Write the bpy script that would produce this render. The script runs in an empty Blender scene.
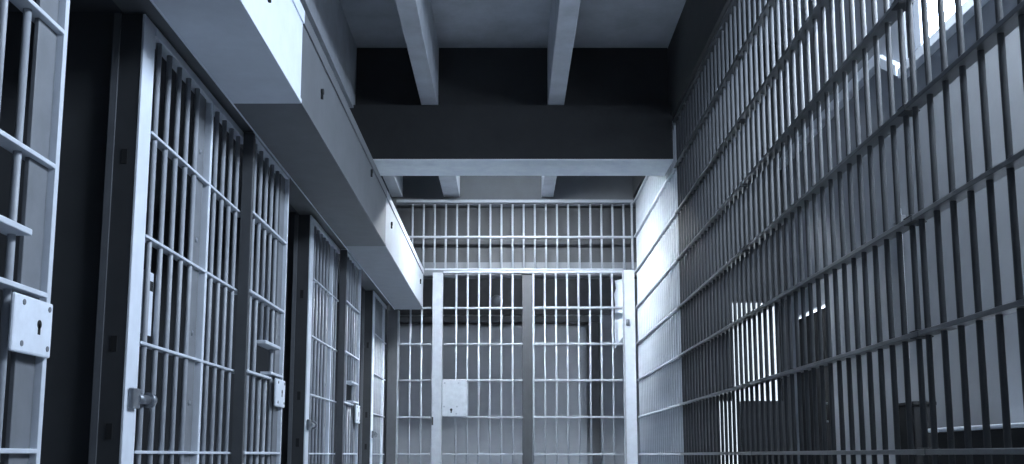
import bpy, bmesh, math, random
from mathutils import Vector, Matrix
random.seed(4)
sc = bpy.context.scene
COL = sc.collection
EYE = 0.70          # camera height; heights below are given above the eye and lifted by EYE
def up(z): return z + EYE

# ------------------------------------------------------------------ materials
def mat(name, v, rough=0.55, metal=0.0, noise=0.12, scale=6.0, bump=0.0, tint=(0.885, 0.955, 1.055), spec=0.4):
    m = bpy.data.materials.new(name); m.use_nodes = True
    nt = m.node_tree; b = nt.nodes['Principled BSDF']
    b.inputs['Roughness'].default_value = rough; b.inputs['Metallic'].default_value = metal
    b.inputs['Specular IOR Level'].default_value = spec
    tc = nt.nodes.new('ShaderNodeTexCoord')
    n = nt.nodes.new('ShaderNodeTexNoise'); n.inputs['Scale'].default_value = scale
    n.inputs['Detail'].default_value = 6; n.inputs['Roughness'].default_value = 0.65
    nt.links.new(tc.outputs['Object'], n.inputs['Vector'])
    r = nt.nodes.new('ShaderNodeValToRGB')
    lo, hi = v * (1 - noise), v * (1 + noise)
    r.color_ramp.elements[0].position = 0.3; r.color_ramp.elements[1].position = 0.7
    r.color_ramp.elements[0].color = tuple(min(1, lo * t) for t in tint) + (1,)
    r.color_ramp.elements[1].color = tuple(min(1, hi * t) for t in tint) + (1,)
    nt.links.new(n.outputs['Fac'], r.inputs['Fac'])
    nt.links.new(r.outputs['Color'], b.inputs['Base Color'])
    if bump:
        n2 = nt.nodes.new('ShaderNodeTexNoise'); n2.inputs['Scale'].default_value = scale * 6
        n2.inputs['Detail'].default_value = 4
        nt.links.new(tc.outputs['Object'], n2.inputs['Vector'])
        bp = nt.nodes.new('ShaderNodeBump'); bp.inputs['Strength'].default_value = bump
        bp.inputs['Distance'].default_value = 0.01
        nt.links.new(n2.outputs['Fac'], bp.inputs['Height'])
        nt.links.new(bp.outputs['Normal'], b.inputs['Normal'])
    return m

def emit(name, col, s):
    m = bpy.data.materials.new(name); m.use_nodes = True
    nt = m.node_tree; nt.nodes.remove(nt.nodes['Principled BSDF'])
    e = nt.nodes.new('ShaderNodeEmission'); e.inputs['Color'].default_value = col + (1,)
    e.inputs['Strength'].default_value = s
    nt.links.new(e.outputs[0], nt.nodes['Material Output'].inputs['Surface'])
    return m

def glass(name, t3=(0.92, 0.95, 1)):
    m = bpy.data.materials.new(name); m.use_nodes = True
    nt = m.node_tree; nt.nodes.remove(nt.nodes['Principled BSDF'])
    t = nt.nodes.new('ShaderNodeBsdfTransparent'); t.inputs['Color'].default_value = t3 + (1,)
    g = nt.nodes.new('ShaderNodeBsdfGlossy'); g.inputs['Roughness'].default_value = 0.05
    mx = nt.nodes.new('ShaderNodeMixShader'); mx.inputs[0].default_value = 0.06
    nt.links.new(t.outputs[0], mx.inputs[1]); nt.links.new(g.outputs[0], mx.inputs[2])
    nt.links.new(mx.outputs[0], nt.nodes['Material Output'].inputs['Surface'])
    return m

M = dict(
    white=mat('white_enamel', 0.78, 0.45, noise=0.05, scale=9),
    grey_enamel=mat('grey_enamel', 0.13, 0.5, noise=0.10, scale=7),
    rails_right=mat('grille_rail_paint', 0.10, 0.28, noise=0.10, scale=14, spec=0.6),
    rails=mat('rail_paint', 0.66, 0.45, noise=0.08, scale=14),
    bars=mat('bar_paint', 0.36, 0.4, noise=0.10, scale=14),
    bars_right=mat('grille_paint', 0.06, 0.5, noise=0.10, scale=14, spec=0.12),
    plate=mat('plate_paint', 0.19, 0.45, noise=0.12, scale=10),
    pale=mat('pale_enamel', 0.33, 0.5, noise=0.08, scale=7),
    gatebars=mat('gate_paint', 0.37, 0.42, noise=0.10, scale=14),
    gatelock=mat('gate_lock_paint', 0.42, 0.45, noise=0.10, scale=20),
    lock=mat('lock_plate_paint', 0.84, 0.4, noise=0.07, scale=20),
    outer=mat('outer_wall_paint', 0.30, 0.75, noise=0.07, scale=2.5, bump=0.08),
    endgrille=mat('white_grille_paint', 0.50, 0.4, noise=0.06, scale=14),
    panelgrey=mat('transom_panel_paint', 0.055, 0.6, noise=0.08, scale=5),
    jambdark=mat('jamb_face_shaded', 0.05, 0.5, noise=0.12, scale=8),  # camera-facing jamb side; its shade put into the colour
    jamb=mat('jamb_paint', 0.08, 0.5, noise=0.12, scale=8),
    hole=mat('dark_hole', 0.015, 0.8),
    steel=mat('worn_steel', 0.30, 0.35, metal=0.7, noise=0.2, scale=25),
    concrete=mat('ceiling_concrete', 0.50, 0.85, noise=0.16, scale=3, bump=0.25),
    joist=mat('joist_paint', 0.52, 0.7, noise=0.14, scale=5, bump=0.2),
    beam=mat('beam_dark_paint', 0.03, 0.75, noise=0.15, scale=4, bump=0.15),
    beam_soffit=mat('beam_soffit_lit', 0.92, 0.6, noise=0.10, scale=6, bump=0.15),  # underside whitened; bounced floor light put into its colour
    floor=mat('floor_concrete', 0.22, 0.5, noise=0.15, scale=2, bump=0.1),
    floor_bounce=mat('floor_bounce_pale', 0.82, 0.6, noise=0.08, scale=2, bump=0.1),
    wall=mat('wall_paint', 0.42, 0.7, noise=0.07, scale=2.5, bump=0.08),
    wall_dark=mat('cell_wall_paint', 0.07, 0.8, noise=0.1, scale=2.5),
    dark=mat('dark_metal', 0.03, 0.8, noise=0.15, scale=8, spec=0.15),
    gatewall2=mat('ledge_paint', 0.16, 0.6, noise=0.1, scale=5),
    wallright=mat('right_wall_paint', 0.36, 0.7, noise=0.07, scale=3),
    wallfar=mat('far_wall_paint', 0.13, 0.7, noise=0.1, scale=4),
    gatewall=mat('gate_room_paint', 0.36, 0.6, noise=0.06, scale=3),
    glass=glass('window_glass'), glass_sun_patch=glass('sun_patch_glass', (0.21, 0.216, 0.222)),
)

# ------------------------------------------------------------------ mesh builder
class MB:
    def __init__(s): s.bm = bmesh.new()
    def box(s, x0, x1, y0, y1, z0, z1, bev=0.0):
        x0, x1 = min(x0, x1), max(x0, x1); y0, y1 = min(y0, y1), max(y0, y1); z0, z1 = min(z0, z1), max(z0, z1)
        r = bmesh.ops.create_cube(s.bm, size=1.0)
        for v in r['verts']:
            v.co = Vector(((x0+x1)/2 + v.co.x*(x1-x0), (y0+y1)/2 + v.co.y*(y1-y0), (z0+z1)/2 + v.co.z*(z1-z0)))
        if bev:
            ed = list({e for v in r['verts'] for e in v.link_edges})
            bmesh.ops.bevel(s.bm, geom=ed, offset=bev, segments=2, affect='EDGES', profile=0.5)
        return s
    def cyl(s, p, q, r, seg=14, r2=None):
        p, q = Vector(p), Vector(q); d = q - p
        m = Matrix.Translation((p+q)/2) @ d.to_track_quat('Z', 'Y').to_matrix().to_4x4()
        n0 = len(s.bm.faces)
        bmesh.ops.create_cone(s.bm, cap_ends=True, segments=seg, radius1=r, radius2=r if r2 is None else r2, depth=d.length, matrix=m)
        s.bm.faces.ensure_lookup_table()
        for f in s.bm.faces[n0:]:
            if len(f.verts) == 4: f.smooth = True
        return s
    def sphere(s, p, r, sc3=(1, 1, 1), seg=16):
        m = Matrix.Translation(p) @ Matrix.Diagonal((sc3[0], sc3[1], sc3[2], 1))
        n0 = len(s.bm.faces)
        bmesh.ops.create_uvsphere(s.bm, u_segments=seg, v_segments=seg//2, radius=r, matrix=m)
        s.bm.faces.ensure_lookup_table()
        for f in s.bm.faces[n0:]: f.smooth = True
        return s
    def prism(s, poly, axis, a0, a1):
        """poly of 2-D points extruded along axis ('x','y','z')"""
        def P(u, v, a):
            return {'x': (a, u, v), 'y': (u, a, v), 'z': (u, v, a)}[axis]
        A = [s.bm.verts.new(P(u, v, a0)) for u, v in poly]; B = [s.bm.verts.new(P(u, v, a1)) for u, v in poly]
        n = len(poly)
        s.bm.faces.new(A); s.bm.faces.new(B[::-1])
        for i in range(n): s.bm.faces.new((A[i], B[i], B[(i+1) % n], A[(i+1) % n]))
        return s

def obj(name, mb, material, parent=None, loc=None, kind=None, label=None, cat=None, group=None):
    bmesh.ops.recalc_face_normals(mb.bm, faces=mb.bm.faces)
    me = bpy.data.meshes.new(name); mb.bm.to_mesh(me); mb.bm.free(); me.materials.append(material)
    o = bpy.data.objects.new(name, me); COL.objects.link(o)
    if parent: o.parent = parent
    if loc: o.location = loc
    if kind: o['kind'] = kind
    if label: o['label'] = label
    if cat: o['category'] = cat
    if group: o['group'] = group
    return o
def again(o, loc, parent=None):
    c = o.copy(); COL.objects.link(c); c.location = loc
    if parent: c.parent = parent
    return c
def thing(name, label, cat, loc, group=None):
    o = bpy.data.objects.new(name, None); COL.objects.link(o); o.location = loc
    o['label'] = label; o['category'] = cat
    if group: o['group'] = group
    return o
def struct(name, mb, material): return obj(name, mb, material, kind='structure')

# ------------------------------------------------------------------ dimensions
RP, BP = 0.36, 0.112            # rail pitch, bar pitch
R0 = 0.01                       # a rail lies this far above the eye
BR = 0.0100                     # bar radius
XR, XL, XD = 1.274, -1.235, -1.165
YG = 10.10                      # gate plane
CEIL = 3.17
XO = 2.10                       # outer wall of the side passage
EY = 7.63                       # cross wall closing the side passage
YN = -2.6                       # near end wall
def railz(k): return up(R0 + RP*k)

# ------------------------------------------------------------------ setting
struct('floor', MB().box(-3.6, XO+0.1, YN-0.2, 6.8, -0.15, 0.0), M['floor'])
struct('floor_far', MB().box(-3.6, XO+0.1, 6.8, EY+0.1, -0.15, 0.0).box(-3.6, 1.7, EY+0.1, 13.2, -0.15, 0.0), M['floor_bounce'])  # unseen far floor, made pale to throw light up under the beam
c = MB()
c.box(-3.6, XO+0.1, YN-0.2, 6.62, up(CEIL), up(CEIL)+0.15).box(-3.6, XO+0.1, 6.632, EY+0.1, up(CEIL), up(CEIL)+0.15)
c.box(-3.6, XO+0.1, 6.5, 6.7, up(CEIL)+0.03, up(CEIL)+0.15).box(-3.6, 1.7, EY+0.1, 13.2, up(CEIL), up(CEIL)+0.15)
struct('ceiling', c, M['concrete'])
struct('wall_near', MB().box(-3.6, XO+0.1, YN-0.2, YN, 0, up(CEIL)), M['wall'])
# cells behind the left fronts
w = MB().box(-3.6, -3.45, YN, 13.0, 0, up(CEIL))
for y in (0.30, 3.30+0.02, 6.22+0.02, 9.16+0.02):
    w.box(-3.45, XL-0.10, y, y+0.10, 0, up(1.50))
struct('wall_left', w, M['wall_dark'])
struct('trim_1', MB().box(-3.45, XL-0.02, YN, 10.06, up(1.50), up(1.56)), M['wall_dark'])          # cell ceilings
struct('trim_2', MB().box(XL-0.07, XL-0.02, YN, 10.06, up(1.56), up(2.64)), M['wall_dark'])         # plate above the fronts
struct('trim_10', MB().box(XL-0.07, -1.12, YN, 10.06, up(1.479), up(1.492)), M['grey_enamel'])
struct('trim_3', MB().box(XL-0.25, -1.20, YN, 7.65, up(2.64), up(CEIL)), M['joist'])                 # edge beam on the left
struct('trim_4', MB().box(XR-0.03, XR+0.22, YN, 10.08, up(2.575), up(CEIL)), M['beam'])              # beam over the grille
# downstand beam
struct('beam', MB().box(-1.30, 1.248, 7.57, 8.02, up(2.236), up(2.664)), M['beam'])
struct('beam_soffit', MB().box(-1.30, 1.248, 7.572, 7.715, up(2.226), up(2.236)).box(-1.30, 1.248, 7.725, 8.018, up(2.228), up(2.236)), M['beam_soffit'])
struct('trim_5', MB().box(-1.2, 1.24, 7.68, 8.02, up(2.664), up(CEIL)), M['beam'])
# joists
for x0 in (-0.68, 0.295):
    struct('ceiling_joist', MB().box(x0, x0+0.125, YN, 7.68, up(2.668), up(CEIL), 0.006), M['joist'])
for x0, x1 in ((-1.20, -1.09), (-0.67, -0.505), (0.325, 0.445)):
    struct('ceiling_joist', MB().box(x0, x1, 8.02, 10.16, up(2.60), up(CEIL), 0.006), M['joist'])
# wall over the transom, panel behind the transom
struct('wall_far', MB().box(-1.30, XR+0.06, 10.30, 10.42, up(1.80), up(CEIL)).box(-3.5, -1.23, 10.16, 10.42, 0, up(CEIL)), M['wallfar'])
struct('trim_6', MB().box(-1.23, XR+0.03, 10.21, 10.30, up(1.80), up(1.935)), M['gatewall2'])
struct('trim_8', MB().box(-1.23, 1.33, 10.285, 10.30, up(1.935), up(2.53)), M['panelgrey'])
struct('rear_wall_shade', MB().box(-3.35, 1.55, 12.97, 13.0, up(1.78), up(CEIL)), M['jamb'])  # upper rear wall darkened; the recess's shade put into its colour
# room beyond the gate
g = MB().box(-3.5, 1.7, 13.0, 13.15, 0, up(CEIL)).box(-3.5, -3.35, 10.42, 13.0, 0, up(CEIL)).box(1.55, 1.7, 10.42, 13.0, 0, up(CEIL))
struct('wall_rear', g, M['gatewall'])

# outer wall of the side passage with its high window
WY0, WY1, WZ0, WZ1 = 0.4, 5.18, 2.02, 3.06
DY0, DY1, DZ = 6.70, 7.45, 1.00          # doorway in the outer wall
ow = MB().box(XO, XO+0.1, YN, DY0, 0, up(WZ0)).box(XO, XO+0.1, DY1, EY+0.1, 0, up(WZ0)).box(XO, XO+0.1, DY0, DY1, up(DZ), up(WZ0))
ow.box(XO, XO+0.1, WY1, EY+0.1, up(WZ0), up(CEIL)).box(XO, XO+0.1, YN, WY0, up(WZ0), up(CEIL)).box(XO, XO+0.1, WY0, WY1, up(WZ1), up(CEIL))
struct('wall_outer', ow, M['outer'])
def window_outer(name, y0, y1, z0, z1, n):
    w = bpy.data.objects.new(name, None); COL.objects.link(w); w.location = (XO+0.04, (y0+y1)/2, z0); w['kind'] = 'structure'
    L = (y1-y0)/2; H = z1-z0; f = MB(); t = 0.03
    f.box(-0.03, 0.03, -L, L, 0, t).box(-0.03, 0.03, -L, L, H-t, H)
    for i in range(n+1):
        y = -L + t/2 + (2*L-t)*i/n; f.box(-0.03, 0.03, y-t/2, y+t/2, t, H-t)
    obj('window_frame', f, M['dark'], w)
    obj('pane', MB().box(-0.004, 0.004, -L+t, L-t, t, H-t), M['glass'], w)
    obj('window_sill', MB().box(-0.09, -0.04, -L, L, -0.05, 0.0), M['white'], w)
window_outer('window_1', WY0, WY1, up(WZ0), up(WZ1), 4)
struct('trim_7', MB().box(XO-0.05, XO, 5.50, EY, up(2.17), up(2.23)).prism([(5.505, up(2.17)), (5.505, up(2.23)), (5.20, up(2.05)), (5.20, up(1.99))], 'x', XO-0.05, XO), M['white'])
# dark door in the outer wall, not quite shut
d1 = bpy.data.objects.new('door_1', None); COL.objects.link(d1); d1.location = (XO+0.03, DY1, 0); d1['kind'] = 'structure'
d1.rotation_euler = (0, 0, 0)
obj('door_panel', MB().box(-0.02, 0.02, DY0-DY1+0.05, -0.01, 0.01, up(DZ)-0.02, 0.003), M['dark'], d1)
obj('door_handle', MB().cyl((-0.05, DY0-DY1+0.12, up(0.2)), (-0.05, DY0-DY1+0.12, up(0.36)), 0.012).cyl((-0.05, DY0-DY1+0.12, up(0.22)), (-0.02, DY0-DY1+0.12, up(0.22)), 0.008).cyl((-0.05, DY0-DY1+0.12, up(0.34)), (-0.02, DY0-DY1+0.12, up(0.34)), 0.008), M['steel'], d1)
# cross wall with bright panes added in place of a sun patch, and the solid wall behind the last grille panel
ax0, ax1, az0, az1 = 1.65, 2.04, 0.40, 1.15
bx0, bx1, bz1 = 1.54, 1.73, 0.40
e = MB().box(XR+0.06, ax0, EY, EY+0.1, up(bz1), up(CEIL)).box(ax0, XO, EY, EY+0.1, up(az1), up(CEIL)).box(ax1, XO, EY, EY+0.1, 0, up(az1))
e.box(XR+0.06, bx0, EY, EY+0.1, 0, up(bz1)).box(bx1, ax1, EY, EY+0.1, 0, up(az0))
struct('wall_passage_end', e, M['wall_dark'])
struct('sun_patch_upper', MB().box(ax0, ax1, EY+0.04, EY+0.05, up(az0), up(az1)), M['glass_sun_patch'])
struct('sun_patch_lower', MB().box(bx0, bx1, EY+0.04, EY+0.05, 0, up(bz1)), M['glass_sun_patch'])
struct('wall_right', MB().box(XR+0.06, XR+0.2, EY+0.1, 10.42, 0, up(CEIL)), M['wallright'])

# ------------------------------------------------------------------ right-hand grille
def bar_mesh(h, r=BR): return MB().cyl((0, 0, 0), (0, 0, h), r)
joints = [YG-0.29, 7.57, 5.345, 3.115, 0.875]
GL = ['farthest bar grille panel on the right, brightly lit beside the far gate',
      'second right bar grille panel from the far gate, before the bright sun patch',
      'middle right bar grille panel with the dark door behind it',
      'nearest right bar grille panel, dark bars against the pale outer wall']
panels = [(7.57, YG-0.02), (5.345, 7.57), (3.115, 5.345), (0.96, 3.115)]
proto_bar = None
for gi, (y0, y1) in enumerate(panels):
    L = y1 - y0
    t = thing('bar_grille', GL[gi], 'bar grille', (XR, y0, 0), 'bar grille panels along the right side')
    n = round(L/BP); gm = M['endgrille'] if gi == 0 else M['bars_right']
    if gi == 1: proto_bar = None
    for i in range(n):
        y = (i+0.5)*L/n + (0.038 if gi == 3 else 0)
        if proto_bar is None: proto_bar = obj('bar', bar_mesh(up(2.53)-0.02, 0.0095), gm, t, (0, y, 0.01))
        else: again(proto_bar, (0, y, 0.01), t)
    rl = None
    for k in range(-1, 7):
        z = railz(k)
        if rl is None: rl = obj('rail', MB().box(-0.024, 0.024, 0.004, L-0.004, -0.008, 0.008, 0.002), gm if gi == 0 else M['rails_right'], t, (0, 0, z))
        else: again(rl, (0, 0, z), t)
    obj('top_rail', MB().box(-0.024, 0.024, 0.004, L-0.004, up(2.53)-0.01, up(2.53)+0.01, 0.003), gm, t)
    obj('bottom_rail', MB().box(-0.03, 0.03, 0.004, L-0.004, 0, 0.04, 0.003), gm, t)
    cl = None
    for k in range(-1, 7):           # splice clamps where two panels' rails meet
        z = railz(k)
        if cl is None: cl = obj('splice_clamp', MB().box(-0.026, 0.026, 0.0, 0.06, -0.012, -0.008, 0.002).box(-0.026, 0.026, 0.0, 0.06, 0.008, 0.012, 0.002), gm, t, (0, 0.002, z))
        else: again(cl, (0, 0.002, z), t)

# ------------------------------------------------------------------ left cell fronts
frontz = 1.455
def cell_front(y0, length, label, latch=True):
    t = thing('cell_front', label, 'cell front', (XL, y0, 0), 'fixed barred cell fronts on the left')
    H = up(frontz)
    obj('stile', MB().box(0.001, 0.010, -0.002, 0.105, 0, up(1.47), 0.002), M['white'], t)
    obj('jamb', MB().box(-0.070, 0.001, 0.0, 0.03, 0, up(1.47)), M['jambdark'], t)
    obj('jamb_flange', MB().box(-0.092, -0.070, -0.008, 0.03, 0, up(1.47)), M['grey_enamel'], t)
    for z in (up(0.95), up(0.33), up(0.05)): obj('jamb_slot', MB().box(-0.045, -0.025, -0.003, 0.0, z, z+0.05), M['hole'], t)
    ys = [0.17+BP*i for i in range(5)]
    y = 0.815 + 0.08
    while y < length-0.05: ys.append(y); y += BP
    b = None
    for yy in ys:
        if b is None: b = obj('bar', bar_mesh(H-0.02), M['bars'], t, (0, yy, 0.01))
        else: again(b, (0, yy, 0.01), t)
    obj('flat_plate', MB().box(-0.014, -0.002, 0.635, 0.745, 0.01, H, 0.002), M['plate'], t)
    for z in (up(1.20), up(0.84), up(0.47), up(0.20)):
        obj('rivet', MB().sphere((-0.001, 0.69, z), 0.012, (0.4, 1, 1), 12), M['steel'], t)
    obj('second_stile', MB().box(-0.03, 0.014, 0.780, 0.805, 0.01, H, 0.003), M['white'], t)
    r = None
    for k in range(-1, 4):
        if r is None: r = obj('rail', MB().box(-0.022, 0.016, 0.10, length, -0.005, 0.005, 0.0015), M['rails'], t, (0, 0, railz(k)))
        else: again(r, (0, 0, railz(k)), t)
    obj('top_rail', MB().box(-0.03, 0.014, 0.10, length, H-0.02, H+0.012, 0.002), M['white'], t)
    obj('bottom_rail', MB().box(-0.03, 0.014, 0.10, length, 0, 0.04, 0.002), M['bars'], t)
    if latch:
        k = MB().box(0.012, 0.03, 0.02, 0.085, up(0.15), up(0.215), 0.004)
        k.cyl((0.02, 0.07, up(0.183)), (0.02, 0.17, up(0.183)), 0.016).cyl((0.02, 0.17, up(0.183)), (0.02, 0.20, up(0.183)), 0.026)
        obj('latch_bolt', k, M['steel'], t)
    return t
cell_front(0.335, 1.42, 'barred cell front behind the nearest sliding door at the left edge', latch=False)
cell_front(3.272, 1.35, 'nearest fully seen barred cell front, with a broad pale stile and a bolt')
cd_ = thing('notice_card', 'narrow paper notice tucked upright behind the first bar of the nearest full cell front', 'notice', (XL-0.016, 3.50, up(0.52)))
obj('card', MB().box(-0.002, 0.002, -0.045, 0.045, -0.11, 0.11), M['white'], cd_)
obj('printed_band', MB().box(0.002, 0.0025, -0.042, 0.042, 0.045, 0.08), M['dark'], cd_)
cell_front(6.190, 1.06, 'barred cell front beyond the second sliding door, under the middle of the soffit')
cell_front(9.130, 0.95, 'farthest barred cell front, brightly lit beside the far gate')

def cell_door(y1, label, width=0.74):
    """sliding door standing in front of the fixed front; y1 is its far edge"""
    t = thing('sliding_cell_door', label, 'cell door', (XD, y1-width, 0), 'sliding barred cell doors on the left')
    H = up(1.455); W = width
    obj('stile', MB().box(-0.048, 0.0, 0, 0.035, 0.02, H, 0.002), M['jamb'], t)
    obj('edge_stile', MB().box(-0.045, 0.006, W-0.022, W, 0.02, H, 0.002), M['rails'], t)
    obj('flat_plate', MB().box(-0.024, -0.012, W-0.125, W-0.022, 0.02, H, 0.002), M['plate'], t)
    b = None
    slot0, slot1 = W-0.47, W-0.19
    for i in range(5):
        yy = W-0.172-0.115*(4-i)
        if b is None: b = obj('bar', bar_mesh(H-0.04), M['bars'], t, (-0.02, yy, 0.03)); continue
        if slot0+0.02 < yy < slot1:      # bars cut away at the pass slot
            m1 = obj('bar', MB().cyl((0, 0, 0), (0, 0, railz(1)-0.03), BR), M['bars'], t, (-0.02, yy, 0.03))
            obj('bar', MB().cyl((0, 0, 0), (0, 0, H-0.01-up(0.525)), BR), M['bars'], t, (-0.02, yy, up(0.525)))
        else: again(b, (-0.02, yy, 0.03), t)
    for k in range(-1, 4):
        far = W-0.26 if k == 1 else W-0.02
        obj('rail', MB().box(-0.042, 0.006, 0.02, far, -0.006, 0.006, 0.002), M['rails'], t, (0, 0, railz(k)))
    obj('top_rail', MB().box(-0.045, 0.005, 0.02, W-0.01, H-0.02, H+0.01, 0.002), M['rails'], t)
    obj('bottom_rail', MB().box(-0.045, 0.005, 0.02, W-0.01, 0.02, 0.07, 0.002), M['bars'], t)
    obj('pass_slot_shelf', MB().box(-0.042, 0.022, slot0, W-0.155, up(0.520), up(0.536), 0.003), M['rails'], t)
    obj('slot_rail', MB().box(-0.042, 0.012, W-0.30, W-0.03, up(0.388), up(0.401), 0.002), M['rails'], t)
    lk = obj('lock_plate', MB().box(0.008, 0.020, W-0.215, W-0.012, up(0.238), up(0.376), 0.006), M['lock'], t)
    h = MB()
    yk = W-0.085; zk = up(0.315)
    h.cyl((0.0195, yk, zk), (0.0212, yk, zk), 0.011).box(0.0195, 0.0212, yk-0.006, yk+0.006, zk-0.025, zk)
    obj('keyhole', h, M['hole'], lk)
    for yy in (W-0.17, W-0.035):
        for zz in (up(0.26), up(0.358)):
            obj('screw', MB().cyl((0.0195, yy, zz), (0.022, yy, zz), 0.007, 10), M['plate'], lk)
    return t
cell_door(2.56, 'nearest sliding barred cell door at the left edge, its white lock plate facing out')
cell_door(5.25, 'second sliding barred cell door, its small lock plate beside a dark open doorway')
cell_door(7.90, 'third sliding barred cell door, narrow and farthest along the left row', 0.70)

# ------------------------------------------------------------------ housing over the cell doors
def housing(y0, y1, m, label, bolts):
    t = thing('door_gear_housing', label, 'door gear housing', (-1.11, y0, up(1.43)), 'housing sections over the cell doors')
    L = y1-y0-0.003; xf = -0.86+1.11; xb = -1.135+1.11
    body = MB()
    body.prism([(xb, 0), (xf, 0), (xf, 0.40), (xf-0.05, 0.40), (xf-0.05, 0.385), (xf-0.012, 0.385), (xf-0.012, 0.012), (xb+0.004, 0.012), (xb+0.004, 0.05), (xb, 0.05)], 'y', 0, L)
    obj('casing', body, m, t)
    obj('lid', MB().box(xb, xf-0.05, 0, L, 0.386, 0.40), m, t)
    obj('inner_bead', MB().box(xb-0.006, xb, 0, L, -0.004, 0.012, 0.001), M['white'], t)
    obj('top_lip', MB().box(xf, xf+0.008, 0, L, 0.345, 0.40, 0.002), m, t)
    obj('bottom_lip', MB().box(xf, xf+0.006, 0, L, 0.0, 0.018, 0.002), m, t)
    for yb in (0.25*L, 0.75*L): obj('bracket', MB().box(XL-0.022+1.11, xb+0.02, yb-0.03, yb+0.03, 0.30, 0.34), M['jamb'], t)
    for y, z in bolts:
        mb = MB().cyl((xf, 0, 0.012), (xf+0.012, 0, 0.012), 0.014, 10).box(xf, xf+0.010, -0.008, 0.008, -0.022, 0.01)
        obj('bolt', mb, M['hole'], t, (0, y-y0, z))
    return t
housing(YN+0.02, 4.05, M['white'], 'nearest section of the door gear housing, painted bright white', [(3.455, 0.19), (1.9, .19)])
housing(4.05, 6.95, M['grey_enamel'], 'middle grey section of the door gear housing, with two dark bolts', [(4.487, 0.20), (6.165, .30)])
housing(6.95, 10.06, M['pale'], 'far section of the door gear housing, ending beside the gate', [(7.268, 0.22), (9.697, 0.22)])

# ------------------------------------------------------------------ far end: corner post, side panel, gate, transom
t = thing('corner_post', 'dark upright corner post between the cell fronts and the far barred gate', 'post', (-1.155, YG, 0))
obj('shaft', MB().box(-0.05, 0.045, -0.02, 0.06, 0, up(1.425), 0.003), M['jamb'], t)
obj('edge_strip', MB().box(0.045, 0.058, -0.026, 0.06, 0, up(1.425), 0.002), M['gatebars'], t)

def flat_grille(t, x0, xs, z0, z1, ks, xa, xb, m):
    b = None
    for x in xs:
        if b is None: b = obj('bar', bar_mesh(z1-z0), m, t, (x-x0, 0, z0))
        else: again(b, (x-x0, 0, z0), t)
    r = None
    for k in ks:
        if r is None: r = obj('rail', MB().box(xa-x0, xb-x0, -0.028, 0.028, -0.008, 0.008, 0.002), m, t, (0, 0, railz(k)))
        else: again(r, (0, 0, railz(k)), t)

xs0 = [-0.978+BP*i for i in range(20)]
t = thing('side_grille', 'narrow fixed strip of bars between the dark corner post and the gate post', 'bar grille', (-0.93, YG, 0))
flat_grille(t, -0.93, [-0.985, -0.873], 0.01, up(1.45), range(-1, 5), -1.095, -0.78, M['gatebars'])

t = thing('gate_post', 'broad pale upright post at the left side of the far barred gate', 'post', (-0.715, YG, 0))
obj('shaft', MB().box(-0.05, 0.05, -0.05, 0.05, 0, up(1.80), 0.004), M['gatebars'], t)
obj('strike_slot', MB().box(-0.045, -0.03, -0.053, -0.05, up(0.29), up(0.37)), M['hole'], t)

gate = thing('barred_gate', 'wide barred gate at the far end, with a square white lock plate', 'gate', (0.23, YG, 0))
gx = 0.23
left_x = [-0.53+BP*i for i in range(6)]
right_x = [0.238+BP*i for i in range(8)]
flat_grille(gate, gx, left_x, 0.03, up(1.80), range(-1, 5), -0.66, 0.13, M['gatebars'])
b = None
for x in right_x:
    if b is None: b = obj('bar', bar_mesh(up(1.80)-0.03), M['gatebars'], gate, (x-gx, -0.015, 0.03))
    else: again(b, (x-gx, -0.015, 0.03), gate)
for k in range(-1, 5):
    obj('rail', MB().box(0.005, 1.12-gx, -0.045, 0.012, -0.010, 0.010, 0.002), M['gatebars'], gate, (0, 0, railz(k)))
obj('middle_plate', MB().box(0.125-gx, 0.225-gx, 0.005, 0.03, 0.03, up(1.80), 0.002), M['jambdark'], gate)
obj('top_rail', MB().box(-0.66-gx, 1.12-gx, -0.03, 0.03, up(1.80), up(1.825), 0.002), M['gatebars'], gate)
obj('bottom_rail', MB().box(-0.66-gx, 1.12-gx, -0.03, 0.03, 0.02, 0.06, 0.002), M['gatebars'], gate)
lp = obj('lock_plate', MB().box(-0.66-gx, -0.42-gx, -0.06, -0.032, up(0.375), up(0.735), 0.004), M['gatelock'], gate)
for x, z in ((-0.635, 0.70), (-0.50, 0.70), (-0.64, 0.47), (-0.515, 0.47), (-0.52, 0.40)):
    obj('screw', MB().cyl((x-gx, -0.063, up(z)), (x-gx, -0.059, up(z)), 0.009, 10), M['steel'], lp)
obj('keyhole', MB().cyl((-0.57-gx, -0.0625, up(0.44)), (-0.57-gx, -0.0595, up(0.44)), 0.013, 12).box(-0.576-gx, -0.564-gx, -0.0625, -0.0595, up(0.41), up(0.44)), M['hole'], lp)

t = thing('gate_jamb', 'broad white jamb post right of the gate, in the bright corner by the grille', 'post', (1.19, YG, 0))
obj('shaft', MB().box(-0.062, 0.055, -0.035, 0.05, 0, up(1.83), 0.004), M['rails'], t)
obj('edge_strip', MB().box(-0.068, -0.05, -0.045, -0.035, 0, up(1.83), 0.002), M['gatebars'], t)
obj('hinge', MB().cyl((-0.02, -0.045, up(1.27)), (-0.02, -0.045, up(1.33)), 0.018), M['plate'], t)

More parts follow.
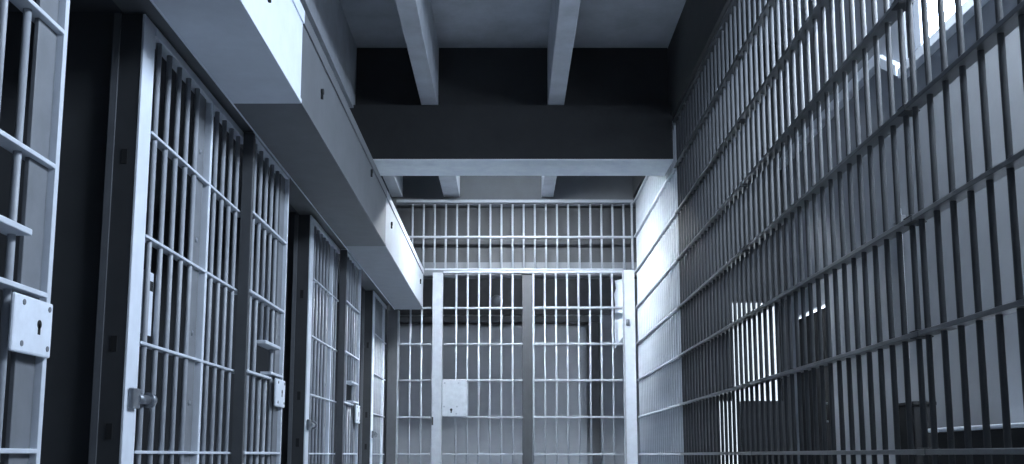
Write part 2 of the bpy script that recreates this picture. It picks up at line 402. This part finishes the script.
tr = thing('transom_grille', 'low wide band of upright bars over the far gate', 'bar grille', (0.08, YG, up(1.86)))
x0 = 0.08
b = None
for x in xs0[0:20]:
    if b is None: b = obj('bar', bar_mesh(0.67), M['gatebars'], tr, (x-x0, 0, -0.02))
    else: again(b, (x-x0, 0, -0.02), tr)
obj('middle_rail', MB().box(-1.06-x0, XR-0.03-x0, -0.028, 0.028, -0.009, 0.009, 0.002), M['gatebars'], tr, (0, 0, railz(6)-up(1.86)))
obj('top_rail', MB().box(-1.14-x0, XR-0.03-x0, -0.035, 0.035, 0.66, 0.69, 0.002), M['gatebars'], tr)
obj('bottom_rail', MB().box(-0.85-x0, 1.05, -0.02, 0.02, -0.028, -0.012, 0.002), M['gatebars'], tr)
obj('end_plate', MB().box(1.225-x0, 1.240-x0, -0.03, 0.03, -0.02, 0.66, 0.002), M['gatebars'], tr)

# white sheet shaped as the sunlit patch at the gate's right edge
mb = MB().prism([(1.06, up(1.74)), (1.15, up(1.76)), (1.15, up(1.19)), (1.115, up(1.15)), (1.05, up(1.05)), (1.055, up(1.40)), (1.06, up(1.50)), (1.05, up(1.60)), (1.07, up(1.66))], 'y', YG+0.07, YG+0.078)
obj('sunlit_patch', mb, M['white'], label='narrow white sheet standing for a sunlit patch behind the right bars of the gate', cat='strip')

# ------------------------------------------------------------------ room beyond the gate
t = thing('steel_door', 'broad grey door panel in a raised frame behind the far gate', 'door', (-0.2, 12.86, 0))
obj('panel', MB().box(-1.7, 1.17, 0.02, 0.13, 0, up(1.62), 0.004), M['gatewall'], t)
obj('frame', MB().box(-1.8, 1.33, -0.05, 0.13, up(1.66), up(1.74), 0.01).box(1.22, 1.33, -0.05, 0.13, 0, up(1.66), 0.01), M['jamb'], t)
t = thing('globe_lamp', 'unlit round globe lamp high in the room behind the gate', 'lamp', (-0.16, 12.6, up(1.90)))
obj('globe', MB().sphere((0, 0, 0), 0.075), M['plate'], t)
obj('bracket', MB().cyl((0, 0.05, 0.02), (0, 0.38, 0.06), 0.018), M['dark'], t)

# ------------------------------------------------------------------ side passage furniture
t = thing('low_cabinet', 'low dark cabinet with a pale top against the outer wall at right', 'cabinet', (1.92, 3.75, 0))
obj('body', MB().box(-0.14, 0.16, -0.82, 0.60, 0.06, up(0.095), 0.005), M['dark'], t)
obj('top', MB().box(-0.15, 0.165, -0.84, 0.62, up(0.095), up(0.112), 0.004), M['white'], t)
obj('plinth', MB().box(-0.12, 0.15, -0.8, 0.58, 0, 0.06), M['hole'], t)
t = thing('equipment_box', 'narrow dark box standing upright at the end of the low cabinet', 'box', (1.80, 4.56, 0))
obj('body', MB().box(-0.048, 0.048, -0.10, 0.10, 0, up(0.215), 0.006), M['dark'], t)
obj('lid', MB().box(-0.052, 0.052, -0.105, 0.105, up(0.215), up(0.232), 0.004), M['dark'], t)
t = thing('wall_conduit', 'thin pale upright conduit on the outer wall behind the right bars', 'conduit', (XO-0.03, 5.33, up(0.5)))
obj('tube', MB().cyl((0, 0, 0), (0, 0, 0.8), 0.016), M['white'], t)
obj('clip', MB().box(-0.02, 0.03, -0.03, 0.03, 0.72, 0.76, 0.003), M['steel'], t)

# ------------------------------------------------------------------ added lamps, all out of view, to brighten end bay, passage and gate room
def lamp(label, loc, length, along_y, strength, drop):
    t = thing('added_light', label, 'lamp', loc)
    if along_y: t.rotation_euler = (0, 0, math.pi/2)
    h = length/2
    obj('added_light_fitting', MB().box(-h-.02, h+.02, -0.10, 0.10, 0.02, 0.10, 0.01), M['white'], t)
    obj('added_light_face', MB().box(-h, h, -0.09, 0.09, 0.0, 0.02, 0.004), emit('added_light_glow', (0.84, 0.92, 1.0), strength), t)
    for sx in (-0.7, 0.7): obj('added_light_stem', MB().cyl((sx*h, 0, 0.1), (sx*h, 0, drop), 0.01), M['steel'], t)
lamp('added unseen light up between the joists behind the dark beam', (0.10, 8.66, up(2.55)), 0.50, False, 620.0, CEIL-2.55)
lamp('added unseen light in the side passage beyond the right-hand bars', (1.75, 2.7, up(3.02)), 3.4, True, 100.0, CEIL-3.02)
lamp('added unseen light in the room behind the gate, near its back wall', (0.1, 11.3, up(2.9)), 1.2, False, 12.0, CEIL-2.9)
# ------------------------------------------------------------------ daylight
w = bpy.data.worlds.new('sky'); sc.world = w; w.use_nodes = True
bg = w.node_tree.nodes['Background']; bg.inputs['Color'].default_value = (0.84, 0.92, 1.0, 1); bg.inputs['Strength'].default_value = 32.0
def portal(loc, rot, sx, sy):
    L = bpy.data.lights.new('daylight_portal', 'AREA'); L.shape = 'RECTANGLE'; L.size = sx; L.size_y = sy
    L.cycles.is_portal = True
    o = bpy.data.objects.new('daylight_portal', L); COL.objects.link(o); o.location = loc; o.rotation_euler = rot
portal((XO+0.095, (WY0+WY1)/2, up((WZ0+WZ1)/2)), (0, math.pi/2, 0), WZ1-WZ0, WY1-WY0)

# ------------------------------------------------------------------ camera
cd = bpy.data.cameras.new('camera'); cam = bpy.data.objects.new('camera', cd); COL.objects.link(cam)
cam.location = (0, 0, EYE); cam.rotation_euler = (math.pi/2 + 0.14417, 0, 0)
cd.sensor_fit = 'HORIZONTAL'; cd.sensor_width = 36.0; cd.lens = 36.0*1024.6/1024
cd.shift_x = (512-509.6)/1024; cd.shift_y = (306.5-232)/1024
cd.clip_start = 0.02
sc.camera = cam
vs = sc.view_settings; vs.view_transform = 'Standard'; vs.look = 'None'; vs.gamma = 1.0; vs.use_curve_mapping = False
vs.exposure = 0.0
